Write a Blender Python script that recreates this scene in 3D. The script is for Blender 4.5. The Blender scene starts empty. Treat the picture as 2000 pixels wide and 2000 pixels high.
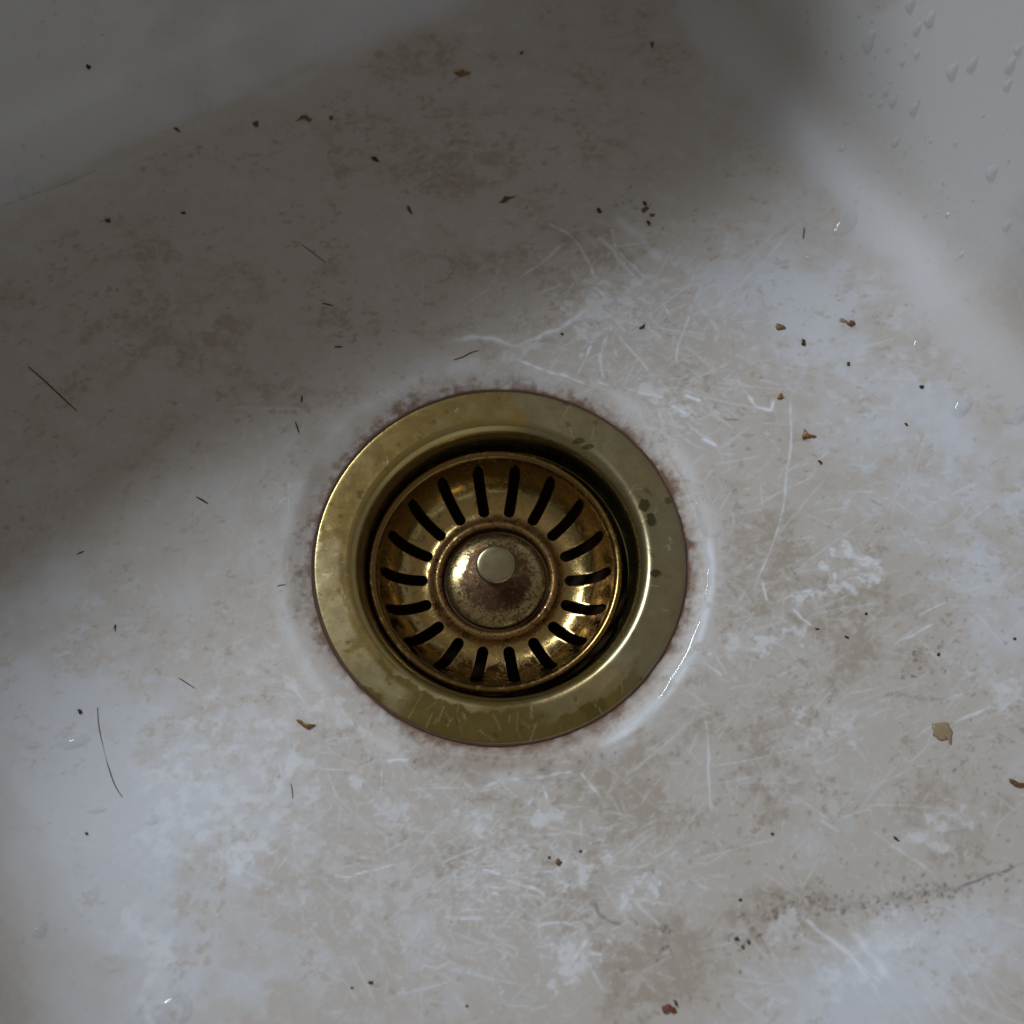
import bpy, bmesh, math, random
import numpy as np
from mathutils import Vector, Matrix
from mathutils.bvhtree import BVHTree

random.seed(7)
MM = 0.001
sc = bpy.context.scene
col = sc.collection

# ------------------------------------------------------------------ camera
TILT = math.radians(21.0); F = 2144.0
FW = np.array([0, math.sin(TILT), -math.cos(TILT)])
UP = np.array([0, math.cos(TILT), math.sin(TILT)])
RT = np.array([1.0, 0, 0])
CAM = 3.8*RT + 13.7*UP - 337*FW                       # millimetres, drain centre = origin
cd = bpy.data.cameras.new('camera'); cam = bpy.data.objects.new('camera', cd); col.objects.link(cam)
cd.sensor_width = 36; cd.lens = 36/2*F/1000; cd.clip_start = 0.01; cd.clip_end = 50
cam.location = Vector(CAM*MM); cam.rotation_euler = (TILT, 0, 0)
cd.dof.use_dof = True; cd.dof.focus_distance = 0.338; cd.dof.aperture_fstop = 9.0
sc.camera = cam

# ------------------------------------------------------------------ light
w = bpy.data.worlds.new('World'); sc.world = w; w.use_nodes = True
bg = w.node_tree.nodes['Background']
wn = w.node_tree                                      # dim warm room: pale ceiling overhead, darker walls round it
tcw = wn.nodes.new('ShaderNodeTexCoord'); spw = wn.nodes.new('ShaderNodeSeparateXYZ'); wn.links.new(tcw.outputs['Generated'], spw.inputs[0])
mrw = wn.nodes.new('ShaderNodeMapRange'); mrw.interpolation_type = 'SMOOTHSTEP'; wn.links.new(spw.outputs[2], mrw.inputs[0])
mrw.inputs[1].default_value = .35; mrw.inputs[2].default_value = .95; mrw.inputs[3].default_value = .03; mrw.inputs[4].default_value = .225
wn.links.new(mrw.outputs[0], bg.inputs[1]); bg.inputs[0].default_value = (1.0, 0.90, 0.77, 1)
LAZ, LEL, LD = math.radians(133), math.radians(47), 2.0
Ldir = Vector((math.cos(LAZ)*math.cos(LEL), math.sin(LAZ)*math.cos(LEL), math.sin(LEL)))
ld = bpy.data.lights.new('window_light', 'AREA'); lo = bpy.data.objects.new('window_light', ld); col.objects.link(lo)
ld.shape = 'RECTANGLE'; ld.size = 0.72; ld.size_y = 0.32; ld.energy = 28; ld.color = (0.86, 0.93, 1.0)
lo.location = Ldir*LD; lo.rotation_euler = Ldir.to_track_quat('Z', 'Y').to_euler()
sc.view_settings.view_transform = 'Standard'; sc.view_settings.look = 'None'
sc.view_settings.exposure = 0; sc.view_settings.gamma = 1
sc.cycles.max_bounces = 8

# ------------------------------------------------------------------ helpers
FLOOR_Z = 1.0
def at(x, y, z=FLOOR_Z):
    """point of the photograph -> millimetres on the sink floor"""
    v = (x-1000)/F*RT - (y-1000)/F*UP + FW
    p = CAM + v*(z-CAM[2])/v[2]
    return p[0], p[1]
def tag(o, label=None, cat=None, group=None, kind=None):
    if label: o['label'] = label
    if cat: o['category'] = cat
    if group: o['group'] = group
    if kind: o['kind'] = kind
    return o
def empty(name, loc=(0, 0, 0)):
    o = bpy.data.objects.new(name, None); col.objects.link(o); o.location = loc; o.empty_display_size = 0.01
    return o
def link(name, me, m, parent=None, loc=None):
    o = bpy.data.objects.new(name, me); col.objects.link(o)
    if m: me.materials.clear(); me.materials.append(m)
    if parent:
        o.parent = parent
        o.location = -Vector(parent.location) if loc is None else loc
    elif loc is not None: o.location = loc
    return o
def mesh_from(name, V, Fc, smooth=True):
    me = bpy.data.meshes.new(name); me.from_pydata([tuple(v) for v in V], [], Fc); me.update()
    me.polygons.foreach_set('use_smooth', [smooth]*len(me.polygons)); me.update()
    return me
def lathe(name, prof, seg=192, cx=0, cy=0, closed=False):
    """spin an (r, z) profile in millimetres; radius 0 makes a pole"""
    V, rows = [], []
    for r, z in prof:
        if r < 1e-6: rows.append([len(V)]); V.append((cx*MM, cy*MM, z*MM)); continue
        rows.append(list(range(len(V), len(V)+seg)))
        for k in range(seg):
            a = 2*math.pi*k/seg; V.append(((cx+r*math.cos(a))*MM, (cy+r*math.sin(a))*MM, z*MM))
    Fc = []
    pairs = list(zip(rows, rows[1:])) + ([(rows[-1], rows[0])] if closed else [])
    for a, b in pairs:
        for k in range(seg):
            k2 = (k+1) % seg
            if len(a) == 1 and len(b) == 1: continue
            if len(a) == 1: Fc.append((a[0], b[k], b[k2]))
            elif len(b) == 1: Fc.append((a[k], b[0], a[k2]))
            else: Fc.append((a[k], b[k], b[k2], a[k2]))
    return mesh_from(name, V, Fc)
def smooth_prof(P, n=4):
    """Catmull-Rom through a profile"""
    P = [np.array(p, float) for p in P]; out = []
    for i in range(len(P)-1):
        p0, p1, p2, p3 = P[max(i-1, 0)], P[i], P[i+1], P[min(i+2, len(P)-1)]
        for k in range(n):
            t = k/n
            q = .5*((2*p1)+(p2-p0)*t+(2*p0-5*p1+4*p2-p3)*t*t+(3*p1-p0-3*p2+p3)*t**3)
            out.append((max(q[0], 0), q[1]))
    out.append(tuple(P[-1])); return out

# ---- numpy noise, evaluated anywhere on the surface
_tabs = {}
def vnoise(x, y, s, seed):
    if seed not in _tabs: _tabs[seed] = np.random.RandomState(seed).rand(256, 256).astype(np.float32)
    T = _tabs[seed]; x = x/s+1000.37; y = y/s+1000.71
    xi = np.floor(x).astype(np.int32); yi = np.floor(y).astype(np.int32)
    fx = (x-xi).astype(np.float32); fy = (y-yi).astype(np.float32)
    fx = fx*fx*fx*(fx*(fx*6-15)+10); fy = fy*fy*fy*(fy*(fy*6-15)+10)
    a = T[yi & 255, xi & 255]; b = T[yi & 255, (xi+1) & 255]; c = T[(yi+1) & 255, xi & 255]; d = T[(yi+1) & 255, (xi+1) & 255]
    return (a*(1-fx)+b*fx)*(1-fy)+(c*(1-fx)+d*fx)*fy
def fbm(x, y, s, seed, o=4, g=.5):
    t = 0; A = 0; amp = 1
    for i in range(o):
        t = t+amp*vnoise(x+17*i, y-31*i, s/2**i, seed+i); A += amp; amp *= g
    return t/A
def sst(a, b, x):
    t = np.clip((x-a)/(b-a), 0, 1); return t*t*(3-2*t)

# ------------------------------------------------------------------ materials
def nodes(name):
    m = bpy.data.materials.new(name); m.use_nodes = True; nt = m.node_tree; nt.nodes.clear()
    out = nt.nodes.new('ShaderNodeOutputMaterial'); b = nt.nodes.new('ShaderNodeBsdfPrincipled')
    nt.links.new(b.outputs[0], out.inputs[0])
    return m, nt, b
def N(nt, t, **k):
    n = nt.nodes.new(t)
    for a, v in k.items():
        if a.startswith('i_'): n.inputs[int(a[2:]) if a[2:].isdigit() else a[2:]].default_value = v
        else: setattr(n, a, v)
    return n
def mix(nt, fac, a, b):
    n = nt.nodes.new('ShaderNodeMix'); n.data_type = 'RGBA'
    for s, v in ((0, fac), (6, a), (7, b)):
        if isinstance(v, bpy.types.NodeSocket): nt.links.new(v, n.inputs[s])
        else: n.inputs[s].default_value = v if s == 0 else (*v, 1)
    return n.outputs[2]
def math_(nt, op, a, b=0.0, c=0.0, clamp=False):
    n = nt.nodes.new('ShaderNodeMath'); n.operation = op; n.use_clamp = clamp
    for i, v in enumerate((a, b, c)):
        if isinstance(v, bpy.types.NodeSocket): nt.links.new(v, n.inputs[i])
        else: n.inputs[i].default_value = v
    return n.outputs[0]
def ramp(nt, fac, a, b, lo_=0.0, hi=1.0):
    n = nt.nodes.new('ShaderNodeMapRange'); n.interpolation_type = 'SMOOTHSTEP'
    nt.links.new(fac, n.inputs[0]); n.inputs[1].default_value = a; n.inputs[2].default_value = b
    n.inputs[3].default_value = lo_; n.inputs[4].default_value = hi
    return n.outputs[0]
def noise(nt, vec, scale, detail=4, rough=.55, dist=0.0):
    n = nt.nodes.new('ShaderNodeTexNoise'); n.inputs['Scale'].default_value = scale; n.inputs['Detail'].default_value = detail
    n.inputs['Roughness'].default_value = rough; n.inputs['Distortion'].default_value = dist
    nt.links.new(vec, n.inputs['Vector']); return n.outputs[0]
def coords(nt): return nt.nodes.new('ShaderNodeTexCoord').outputs['Object']
def bump(nt, b, h, strength, dist):
    n = nt.nodes.new('ShaderNodeBump'); n.inputs['Strength'].default_value = strength; n.inputs['Distance'].default_value = dist
    nt.links.new(h, n.inputs['Height']); nt.links.new(n.outputs[0], b.inputs['Normal']); return n

# glazed ceramic: stain / scuff / speck / rust are wear masks stored on the surface; stain and scuff include painted crease shade and step highlight
def glaze_mat():
    m, nt, b = nodes('glazed_ceramic'); c = coords(nt)
    a = N(nt, 'ShaderNodeAttribute', attribute_name='wear_and_light'); sep = N(nt, 'ShaderNodeSeparateColor'); nt.links.new(a.outputs['Color'], sep.inputs[0])
    stain, scuff, speck = sep.outputs; rust = a.outputs['Alpha']
    n1 = noise(nt, c, 420, 5, .6); n2 = noise(nt, c, 90, 4, .6, 1.2)
    fl = ramp(nt, n1, .2, .8, .82, 1.15)
    st = math_(nt, 'MULTIPLY', stain, fl, clamp=True)
    base = mix(nt, n2, (.515, .540, .595), (.555, .565, .600))
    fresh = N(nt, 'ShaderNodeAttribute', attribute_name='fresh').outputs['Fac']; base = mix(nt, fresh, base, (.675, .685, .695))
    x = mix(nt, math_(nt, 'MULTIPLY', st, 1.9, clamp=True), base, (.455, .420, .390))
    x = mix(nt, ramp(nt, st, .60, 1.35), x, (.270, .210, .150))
    x = mix(nt, scuff, x, (.70, .735, .80))
    x = mix(nt, rust, x, (.135, .066, .030))
    x = mix(nt, speck, x, (.048, .026, .014))
    nt.links.new(x, b.inputs['Base Color'])
    r = ramp(nt, n2, .25, .75, .42, .54); r = math_(nt, 'ADD', r, math_(nt, 'MULTIPLY', scuff, .15))
    nt.links.new(r, b.inputs['Roughness'])
    wet = N(nt, 'ShaderNodeAttribute', attribute_name='wet').outputs['Fac']
    nt.links.new(math_(nt, 'ADD', .22, math_(nt, 'MULTIPLY', wet, .78), clamp=True), b.inputs['Coat Weight'])
    nt.links.new(math_(nt, 'MULTIPLY', ramp(nt, st, 0, .8, .22, .36), math_(nt, 'SUBTRACT', 1.0, math_(nt, 'MULTIPLY', wet, .62))), b.inputs['Coat Roughness'])
    h = math_(nt, 'ADD', math_(nt, 'MULTIPLY', n1, .5), math_(nt, 'MULTIPLY', scuff, -.5))
    h = math_(nt, 'ADD', h, math_(nt, 'MULTIPLY', rust, noise(nt, c, 900, 3)))
    bp = bump(nt, b, h, .35, .00012)
    bp2 = N(nt, 'ShaderNodeBump'); bp2.inputs['Strength'].default_value = .25; bp2.inputs['Distance'].default_value = .0006
    nt.links.new(noise(nt, c, 22, 2), bp2.inputs['Height']); nt.links.new(bp2.outputs[0], bp.inputs['Normal'])
    nt.links.new(bp2.outputs[0], b.inputs['Coat Normal'])
    return m
def brass_flange():
    m, nt, b = nodes('tarnished_brass_flange'); c = coords(nt)
    a = N(nt, 'ShaderNodeAttribute', attribute_name='wear_and_light'); sep = N(nt, 'ShaderNodeSeparateColor'); nt.links.new(a.outputs['Color'], sep.inputs[0])
    grey, wet, lime = sep.outputs; spot = a.outputs['Alpha']  # wet and spot also carry painted shade below the lip
    n1 = noise(nt, c, 160, 6, .65); n2 = noise(nt, c, 900, 4, .6)
    x = mix(nt, n1, (.305, .225, .078), (.385, .290, .112))
    x = mix(nt, math_(nt, 'MULTIPLY', grey, ramp(nt, n2, .2, .8, .7, 1), clamp=True), x, (.245, .228, .150))
    x = mix(nt, wet, x, (.165, .135, .042))
    x = mix(nt, lime, x, (.60, .54, .36))
    x = mix(nt, spot, x, (.055, .050, .020))
    nt.links.new(x, b.inputs['Base Color'])
    b.inputs['Metallic'].default_value = .93
    r = ramp(nt, n1, .2, .8, .17, .27); r = math_(nt, 'ADD', r, math_(nt, 'MULTIPLY', grey, .07)); r = math_(nt, 'ADD', r, math_(nt, 'MULTIPLY', lime, .12))
    nt.links.new(r, b.inputs['Roughness'])
    bump(nt, b, math_(nt, 'ADD', n2, math_(nt, 'MULTIPLY', lime, .6)), .25, .00008)
    return m
def brass_basket(name, rust_r0, rust_r1, rustamt, base_a, base_b, cx=0., cy=0., r_lo=.16, r_hi=.42, dk=.645, ring=(17.5, 17.9, 1, 0)):
    """brass with rust streaks; rust gathers round the hub between two radii (millimetres)"""
    m, nt, b = nodes(name); c = coords(nt)
    sp = N(nt, 'ShaderNodeSeparateXYZ'); nt.links.new(c, sp.inputs[0])
    dx = math_(nt, 'SUBTRACT', sp.outputs[0], cx*MM); dy = math_(nt, 'SUBTRACT', sp.outputs[1], cy*MM)
    rr = math_(nt, 'SQRT', math_(nt, 'ADD', math_(nt, 'MULTIPLY', dx, dx), math_(nt, 'MULTIPLY', dy, dy)))
    rr = math_(nt, 'MULTIPLY', rr, 1000)
    n1 = noise(nt, c, 230, 6, .7, 1.5); n2 = noise(nt, c, 520, 6, .75, 2.0); n3 = noise(nt, c, 60, 3)
    # curved rubbing marks: thin iso-lines of a warped noise
    wl = math_(nt, 'ABSOLUTE', math_(nt, 'SUBTRACT', noise(nt, c, 260, 3, .5, 2.5), .5)); line = ramp(nt, wl, 0, .018, 1, 0)
    band = math_(nt, 'MULTIPLY', ramp(nt, rr, rust_r0-2.5, rust_r0, 0, 1), ramp(nt, rr, rust_r1, rust_r1+3.5, 1, 0))
    k = math_(nt, 'MULTIPLY_ADD', band, .14, n1)
    k = math_(nt, 'ADD', k, rustamt)
    rust = ramp(nt, k, .55, .60, 0, 1)
    dark = ramp(nt, math_(nt, 'MULTIPLY_ADD', band, .12, n2), dk, dk+.035, 0, 1)
    dark = math_(nt, 'MAXIMUM', dark, ramp(nt, rr, *ring))  # groove round the cap darkened in the colour, as its shade
    x = mix(nt, n3, base_a, base_b)
    x = mix(nt, math_(nt, 'MULTIPLY', line, .35), x, (.55, .42, .24))
    x = mix(nt, math_(nt, 'MULTIPLY', rust, .8), x, (.150, .062, .014))
    x = mix(nt, math_(nt, 'MULTIPLY', dark, .85), x, (.040, .017, .007))
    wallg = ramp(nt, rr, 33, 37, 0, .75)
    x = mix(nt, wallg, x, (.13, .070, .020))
    nt.links.new(x, b.inputs['Base Color'])
    met = math_(nt, 'SUBTRACT', 1.0, math_(nt, 'MULTIPLY', math_(nt, 'MAXIMUM', rust, dark), .34)); nt.links.new(met, b.inputs['Metallic'])
    r = ramp(nt, n1, .3, .75, r_lo, r_hi); r = math_(nt, 'ADD', r, math_(nt, 'MULTIPLY', rust, .2)); nt.links.new(r, b.inputs['Roughness'])
    bump(nt, b, math_(nt, 'ADD', math_(nt, 'MULTIPLY', n2, .6), math_(nt, 'MULTIPLY', line, .4)), .22, .00008)
    return m
def plain(name, colr, rough=.6, metal=0.0, n_scale=900, var=.35):
    m, nt, b = nodes(name); c = coords(nt); n = noise(nt, c, n_scale, 4, .6)
    x = mix(nt, n, tuple(v*(1-var) for v in colr), tuple(v*(1+var) for v in colr)); nt.links.new(x, b.inputs['Base Color'])
    b.inputs['Roughness'].default_value = rough; b.inputs['Metallic'].default_value = metal
    bump(nt, b, n, .5, .0001); return m
def water_mat(name, white_fill):
    """shallow drops: clear with a mirror-like skin, whitened in place of refracted light"""
    m = bpy.data.materials.new(name); m.use_nodes = True; nt = m.node_tree; nt.nodes.clear(); out = nt.nodes.new('ShaderNodeOutputMaterial')
    tr = N(nt, 'ShaderNodeBsdfTransparent'); tr.inputs[0].default_value = (.97, .98, .98, 1)
    gl = N(nt, 'ShaderNodeBsdfGlossy'); gl.inputs['Roughness'].default_value = .06
    df = N(nt, 'ShaderNodeBsdfDiffuse'); df.inputs[0].default_value = (.80, .84, .88, 1)  # white diffuse stands in for light refracted by the drop
    fr = N(nt, 'ShaderNodeFresnel'); fr.inputs[0].default_value = 1.42
    m1 = nt.nodes.new('ShaderNodeMixShader'); m1.inputs[0].default_value = white_fill; nt.links.new(tr.outputs[0], m1.inputs[1]); nt.links.new(df.outputs[0], m1.inputs[2])
    m2 = nt.nodes.new('ShaderNodeMixShader'); gm = N(nt, 'ShaderNodeNewGeometry'); nt.links.new(math_(nt, 'MULTIPLY', fr.outputs[0], math_(nt, 'SUBTRACT', 1.0, gm.outputs['Backfacing'])), m2.inputs[0]); nt.links.new(m1.outputs[0], m2.inputs[1]); nt.links.new(gl.outputs[0], m2.inputs[2])
    nt.links.new(m2.outputs[0], out.inputs[0]); return m
M_glaze = glaze_mat(); M_flange = brass_flange(); M_water = water_mat('clear_water', .08); M_wall_water = water_mat('whitened_water_drop', .26)
BX, BY = -1.35, -.5                                     # the basket sits a little off centre
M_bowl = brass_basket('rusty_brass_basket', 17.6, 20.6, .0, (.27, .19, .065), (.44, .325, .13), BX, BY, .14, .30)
M_cap = brass_basket('rust_spotted_brass_cap', 3.0, 9.5, .015, (.28, .22, .10), (.42, .35, .17), BX, BY, .16, .34, .53, (15.7, 16.1, 0, 1))
M_knob = plain('dull_brass_knob', (.24, .205, .12), .25, .85, 260, .55)
M_stem = plain('rusty_stem', (.10, .045, .02), .6, .5)
M_pipe = plain('dark_corroded_pipe', (.055, .028, .016), .55, .3, 300, .6)
M_seal = plain('dirty_sealant', (.060, .026, .014), .7, 0, 500, .5)

# ------------------------------------------------------------------ the sink basin
ROT = math.radians(30.9)
CU, SU = math.cos(ROT), math.sin(ROT)
UR, UL, VB, VF, RC, RF = 163., 150., 192., 205., 34., 27.
PHI = math.radians(80); HT = 230.
WALL = (HT-RF*(1-math.cos(PHI)))/math.sin(PHI)
RR = 9.0
# slope of the sheet along its arc: the floor rises gently before the fillet closes on the wall
_s = np.linspace(-42, 36, 400); _th = np.radians(np.interp(_s, [-42, -28, -12, 0, 10, 20, 29, 36], [0, 1.5, 7, 15, 31, 52, 72, math.degrees(PHI)]))
_k = np.ones(25)/25; _th = np.convolve(np.pad(_th, 12, 'edge'), _k, 'valid')
_pz = np.concatenate([[0], np.cumsum(np.sin(_th[:-1])*np.diff(_s))]); _px = np.concatenate([[0], np.cumsum(np.cos(_th[:-1])*np.diff(_s))]); _px = _px-np.interp(0, _s, _px)
WALL = (HT-_pz[-1])/math.sin(PHI)
S1 = 36.0; S2 = S1+WALL; S3 = S2+RR*PHI; S4 = S3+38; S5 = S4+25
def sdf(X, Y):
    u = X*CU+Y*SU; v = -X*SU+Y*CU
    hu, hv = (UR+UL)/2, (VB+VF)/2; u0, v0 = (UR-UL)/2, (VB-VF)/2
    pu, pv = u-u0, v-v0; qx = np.abs(pu)-hu+RC; qy = np.abs(pv)-hv+RC
    ox, oy = np.maximum(qx, 0), np.maximum(qy, 0); ln = np.hypot(ox, oy)
    sd = ln+np.minimum(np.maximum(qx, qy), 0)-RC
    inn = ln < 1e-9; L = np.where(inn, 1, ln)
    nx = np.where(inn, np.where(qx > qy, 1, 0), ox/L)*np.sign(pu); ny = np.where(inn, np.where(qx > qy, 0, 1), oy/L)*np.sign(pv)
    return u, v, sd, nx, ny
def surface(X, Y):
    """unrolled sheet (mm) -> basin surface (mm): flat floor, fillet, leaning wall, rolled rim"""
    u, v, sd, nx, ny = sdf(X, Y)
    s = np.clip(sd, 0, S5)
    off = np.interp(np.clip(sd, 0, 36), _s, _px); z = np.interp(sd, _s, _pz)
    wl = np.clip(s-S1, 0, WALL); off = off+wl*math.cos(PHI); z = z+wl*math.sin(PHI)
    t = np.clip((s-S2)/RR, 0, PHI)
    off = off+RR*(np.sin(t-PHI)+math.sin(PHI)); z = z+RR*(np.cos(t-PHI)-math.cos(PHI))
    off = off+np.clip(s-S3, 0, 38); z = z-np.clip(s-S4, 0, 25)
    k = np.where(sd > 0, sd, 0); bu = u-nx*k+nx*off; bv = v-ny*k+ny*off
    x = bu*CU-bv*SU; y = bu*SU+bv*CU
    # recess round the drain and a very gentle hand-made waviness
    r = np.hypot(X, Y)
    z = z+FLOOR_Z-1.5*(1-sst(58.5, 67.0, r+1.0*(vnoise(X, Y, 30, 3)-.5)))
    z = z+np.where(r < 80, 0, 1)*.5*(vnoise(X, Y, 60, 5)-.5)*sst(80, 110, r)
    return x, y, z
def lines(a, b, d, lo_, hi, big):
    L = list(np.arange(a, b+1e-6, d)); x = a; st = d; pre = []
    while x > lo_: st = min(st*1.5, big); x -= st; pre.append(x)
    x = b; st = d; post = []
    while x < hi: st = min(st*1.5, big); x += st; post.append(x)
    return np.array(pre[::-1]+L+post), len(pre)
def grid_mesh(name, gx, gy):
    X, Y = np.meshgrid(gx, gy); x, y, z = surface(X, Y); sd = sdf(X, Y)[2]; r = np.hypot(X, Y)
    ny, nx = X.shape; idx = np.arange(ny*nx).reshape(ny, nx)
    q = np.stack([idx[:-1, :-1], idx[:-1, 1:], idx[1:, 1:], idx[1:, :-1]], -1).reshape(-1, 4)
    out = (sd > S5).ravel(); hole = (r < 53).ravel()
    keep = ~(out[q].all(1) | hole[q].all(1)); q = q[keep]
    used = np.zeros(ny*nx, bool); used[q.ravel()] = True; remap = np.cumsum(used)-1
    V = np.stack([x.ravel(), y.ravel(), z.ravel()], 1)[used]*MM; q = remap[q]
    me = bpy.data.meshes.new(name); me.vertices.add(len(V)); me.vertices.foreach_set('co', V.astype(np.float32).ravel())
    me.loops.add(q.size); me.loops.foreach_set('vertex_index', q.astype(np.int32).ravel())
    me.polygons.add(len(q)); me.polygons.foreach_set('loop_start', np.arange(0, q.size, 4, dtype=np.int32))
    me.polygons.foreach_set('use_smooth', np.ones(len(q), bool)); me.update(calc_edges=True)
    return me, X, Y, used
DX = .47
gx, px0 = lines(-188, 203, DX, -560, 560, 12); gy, py0 = lines(-140, 262, DX, -560, 600, 12)
basin_me, GX, GY, used = grid_mesh('basin', gx, gy)
NX = int(round((203+188)/DX)); NY = int(round((262+140)/DX))

# ---- wear with crease shade and step highlight, painted on the unrolled sheet, in millimetres
SC = np.zeros(GX.shape, np.float32); SP = np.zeros_like(SC); RU = np.zeros_like(SC)
rs = np.random.RandomState(11)
def splat(mask, x, y, wmm, inten):
    x, y = np.atleast_1d(x).astype(float), np.atleast_1d(y).astype(float)
    wmm = np.broadcast_to(wmm, x.shape); inten = np.broadcast_to(inten, x.shape)
    fx = (x+188)/DX+px0; fy = (y+140)/DX+py0; ix = np.round(fx).astype(int); iy = np.round(fy).astype(int)
    R = int(math.ceil(wmm.max()/DX*1.3))+1
    for dy in range(-R, R+1):
        for dx in range(-R, R+1):
            jx, jy = ix+dx, iy+dy
            ok = (jx > px0) & (jx < px0+NX) & (jy > py0) & (jy < py0+NY)
            d = np.hypot(jx-fx, jy-fy)*DX
            v = inten*np.exp(-(d/np.maximum(wmm, .28))**2*1.4)
            np.maximum.at(mask, (jy[ok], jx[ok]), v[ok].astype(np.float32))
def stroke(mask, P, wpx, inten, rough=.4):
    """polyline given in photo pixels on the floor"""
    Q = np.array([at(*p) for p in P]); seg = np.hypot(*np.diff(Q, axis=0).T); n = max(int(seg.sum()/.3), 2)
    t = np.concatenate([[0], np.cumsum(seg)]); s = np.linspace(0, t[-1], n)
    x = np.interp(s, t, Q[:, 0]); y = np.interp(s, t, Q[:, 1]); f = s/t[-1]
    if len(P) > 2:                                     # round the corners of the polyline
        k = max(n//12, 1); ker = np.ones(2*k+1)/(2*k+1)
        x = np.convolve(np.pad(x, k, 'edge'), ker, 'valid'); y = np.convolve(np.pad(y, k, 'edge'), ker, 'valid')
    w_ = wpx/6.2/2; j = rs.randint(9999)
    nz = vnoise(s+j, s*0, 2.2, 21); x = x+(vnoise(s+j, s*0+5, 4, 22)-.5)*w_*1.2; y = y+(vnoise(s+j, s*0+9, 4, 23)-.5)*w_*1.2
    prof = np.clip(np.minimum(f, 1-f)*8+.25, 0, 1)
    splat(mask, x, y, w_*(.6+.8*nz), inten*prof*np.clip(1-rough+rough*2*nz, 0, 1.2))
def scratches(mask, n, centre, spread, length, ang, angspread, wmm, inten, curv=.03):
    """many fine rubbing marks: centre in photo pixels, the rest in mm"""
    cx, cy = at(*centre)
    xs, ys, ws, Is = [], [], [], []
    for _ in range(n):
        x, y = cx+rs.randn()*spread[0], cy+rs.randn()*spread[1]
        L = length*(.2+rs.rand()**2*1.8); k = max(int(L/.33), 2); a = ang+rs.randn()*angspread; c_ = rs.randn()*curv
        aa = a+c_*np.arange(k)*.33; X_ = x+np.cumsum(np.cos(aa))*.33; Y_ = y+np.cumsum(np.sin(aa))*.33
        I = inten*(.3+.7*rs.rand())*np.clip(np.minimum(np.arange(k), k-np.arange(k))/k*5+.1, 0, 1)
        I = I*np.clip(.35+1.3*vnoise(X_*1.0, Y_*1.0, 1.6, 31), 0, 1)
        xs.append(X_); ys.append(Y_); ws.append(np.full(k, wmm*(.5+rs.rand()))); Is.append(I)
    splat(mask, np.concatenate(xs), np.concatenate(ys), np.concatenate(ws), np.concatenate(Is))
def blob(centre, rx, ry, ang=0.0, warp=.5, seed=40, soft=.35, scale=9):
    """ragged-edged patch (photo pixels) on the floor, 0..1 over the whole sheet"""
    cx, cy = at(*centre); a = math.radians(ang); ex, ey = GX-cx, GY-cy
    p = (ex*math.cos(a)+ey*math.sin(a))/(rx/6.2); q = (-ex*math.sin(a)+ey*math.cos(a))/(ry/6.0)
    d = np.hypot(p, q)
    near = d < 2.6; out = np.zeros(GX.shape, np.float32)
    dd = d[near]+warp*(fbm(GX[near], GY[near], scale, seed, 5, .62)-.5)*3
    out[near] = 1-sst(1-soft, 1+soft, dd); return out

_, _, SDF, _, _ = sdf(GX, GY); RAD = np.hypot(GX, GY); floor_ = 1-sst(-6, 5, SDF+6*(fbm(GX, GY, 14, 60)-.5))
ux = GX*CU+GY*SU; vy = -GX*SU+GY*CU
# brown film: cloudy, patchy, with flaky edges
c1 = fbm(GX, GY, 62, 1, 5, .55); c2 = fbm(GX+9*(fbm(GX, GY, 20, 8, 3)-.5), GY*1.25, 22, 12, 5, .5); c3 = fbm(GX, GY, 5, 18, 4, .55)
c4 = fbm(GX*1.0, GY*1.6, 9, 30, 4, .5)
film = .56+.35*(c1-.5)+.42*(c2-.5)
film = film+.06*(sst(.48, .58, c2)-.5)+.06*(sst(.50, .58, c4)-.5)+.34*(c3-.5)+.26*(c4-.5)
for (p, rx, ry, a, amt) in [((1040, 560), 230, 130, 10, .34), ((820, 110), 90, 60, 20, .40), ((870, 350), 90, 60, 0, .25), ((300, 560), 300, 130, 0, .22),
        ((900, 200), 420, 170, 15, .12), ((600, 640), 260, 130, 0, .14), ((1480, 1080), 130, 200, 10, .20), ((1040, 1620), 180, 190, 0, .22), ((1300, 1560), 240, 180, 0, .13),
        ((1180, 1480), 220, 120, 0, .10), ((1650, 1760), 190, 45, 8, .42), ((1340, 1870), 110, 60, 8, .36), ((1560, 1860), 60, 90, -50, .22), ((1290, 1960), 120, 70, 0, .16),
        ((700, 1680), 160, 60, 10, .20), ((560, 1420), 160, 90, 0, .10), ((1820, 1240), 130, 130, 0, .10), ((1700, 1180), 160, 80, 0, .14), ((1540, 820), 110, 90, 0, .12),
        ((1900, 1560), 130, 120, 0, .10), ((1950, 1960), 120, 45, 15, .25), ((450, 1250), 90, 60, 0, .1), ((970, 1490), 90, 26, 0, .35),
        ((1660, 690), 330, 150, -42, -.34), ((1850, 960), 190, 150, -30, -.32), ((1930, 1180), 110, 120, 0, -.18), ((1500, 560), 160, 90, 10, -.14),
        ((60, 1500), 260, 280, 20, -.42), ((160, 1800), 260, 240, 0, -.34), ((420, 1560), 170, 130, 20, -.22), ((520, 1800), 180, 120, 0, -.16), ((1800, 1880), 260, 110, 10, -.42), ((1560, 1960), 150, 60, 0, -.34),
        ((1300, 1830), 60, 60, 0, .1), ((330, 1060), 150, 90, 20, -.10), ((1240, 600), 120, 70, 20, -.22), ((860, 1870), 200, 80, 0, -.10)]:
    film = film+amt*blob(p, rx, ry, a, .45, 70, .8, 16)
film = film*floor_+(1-floor_)*(.10+.18*sst(.5, .7, c1))
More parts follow.
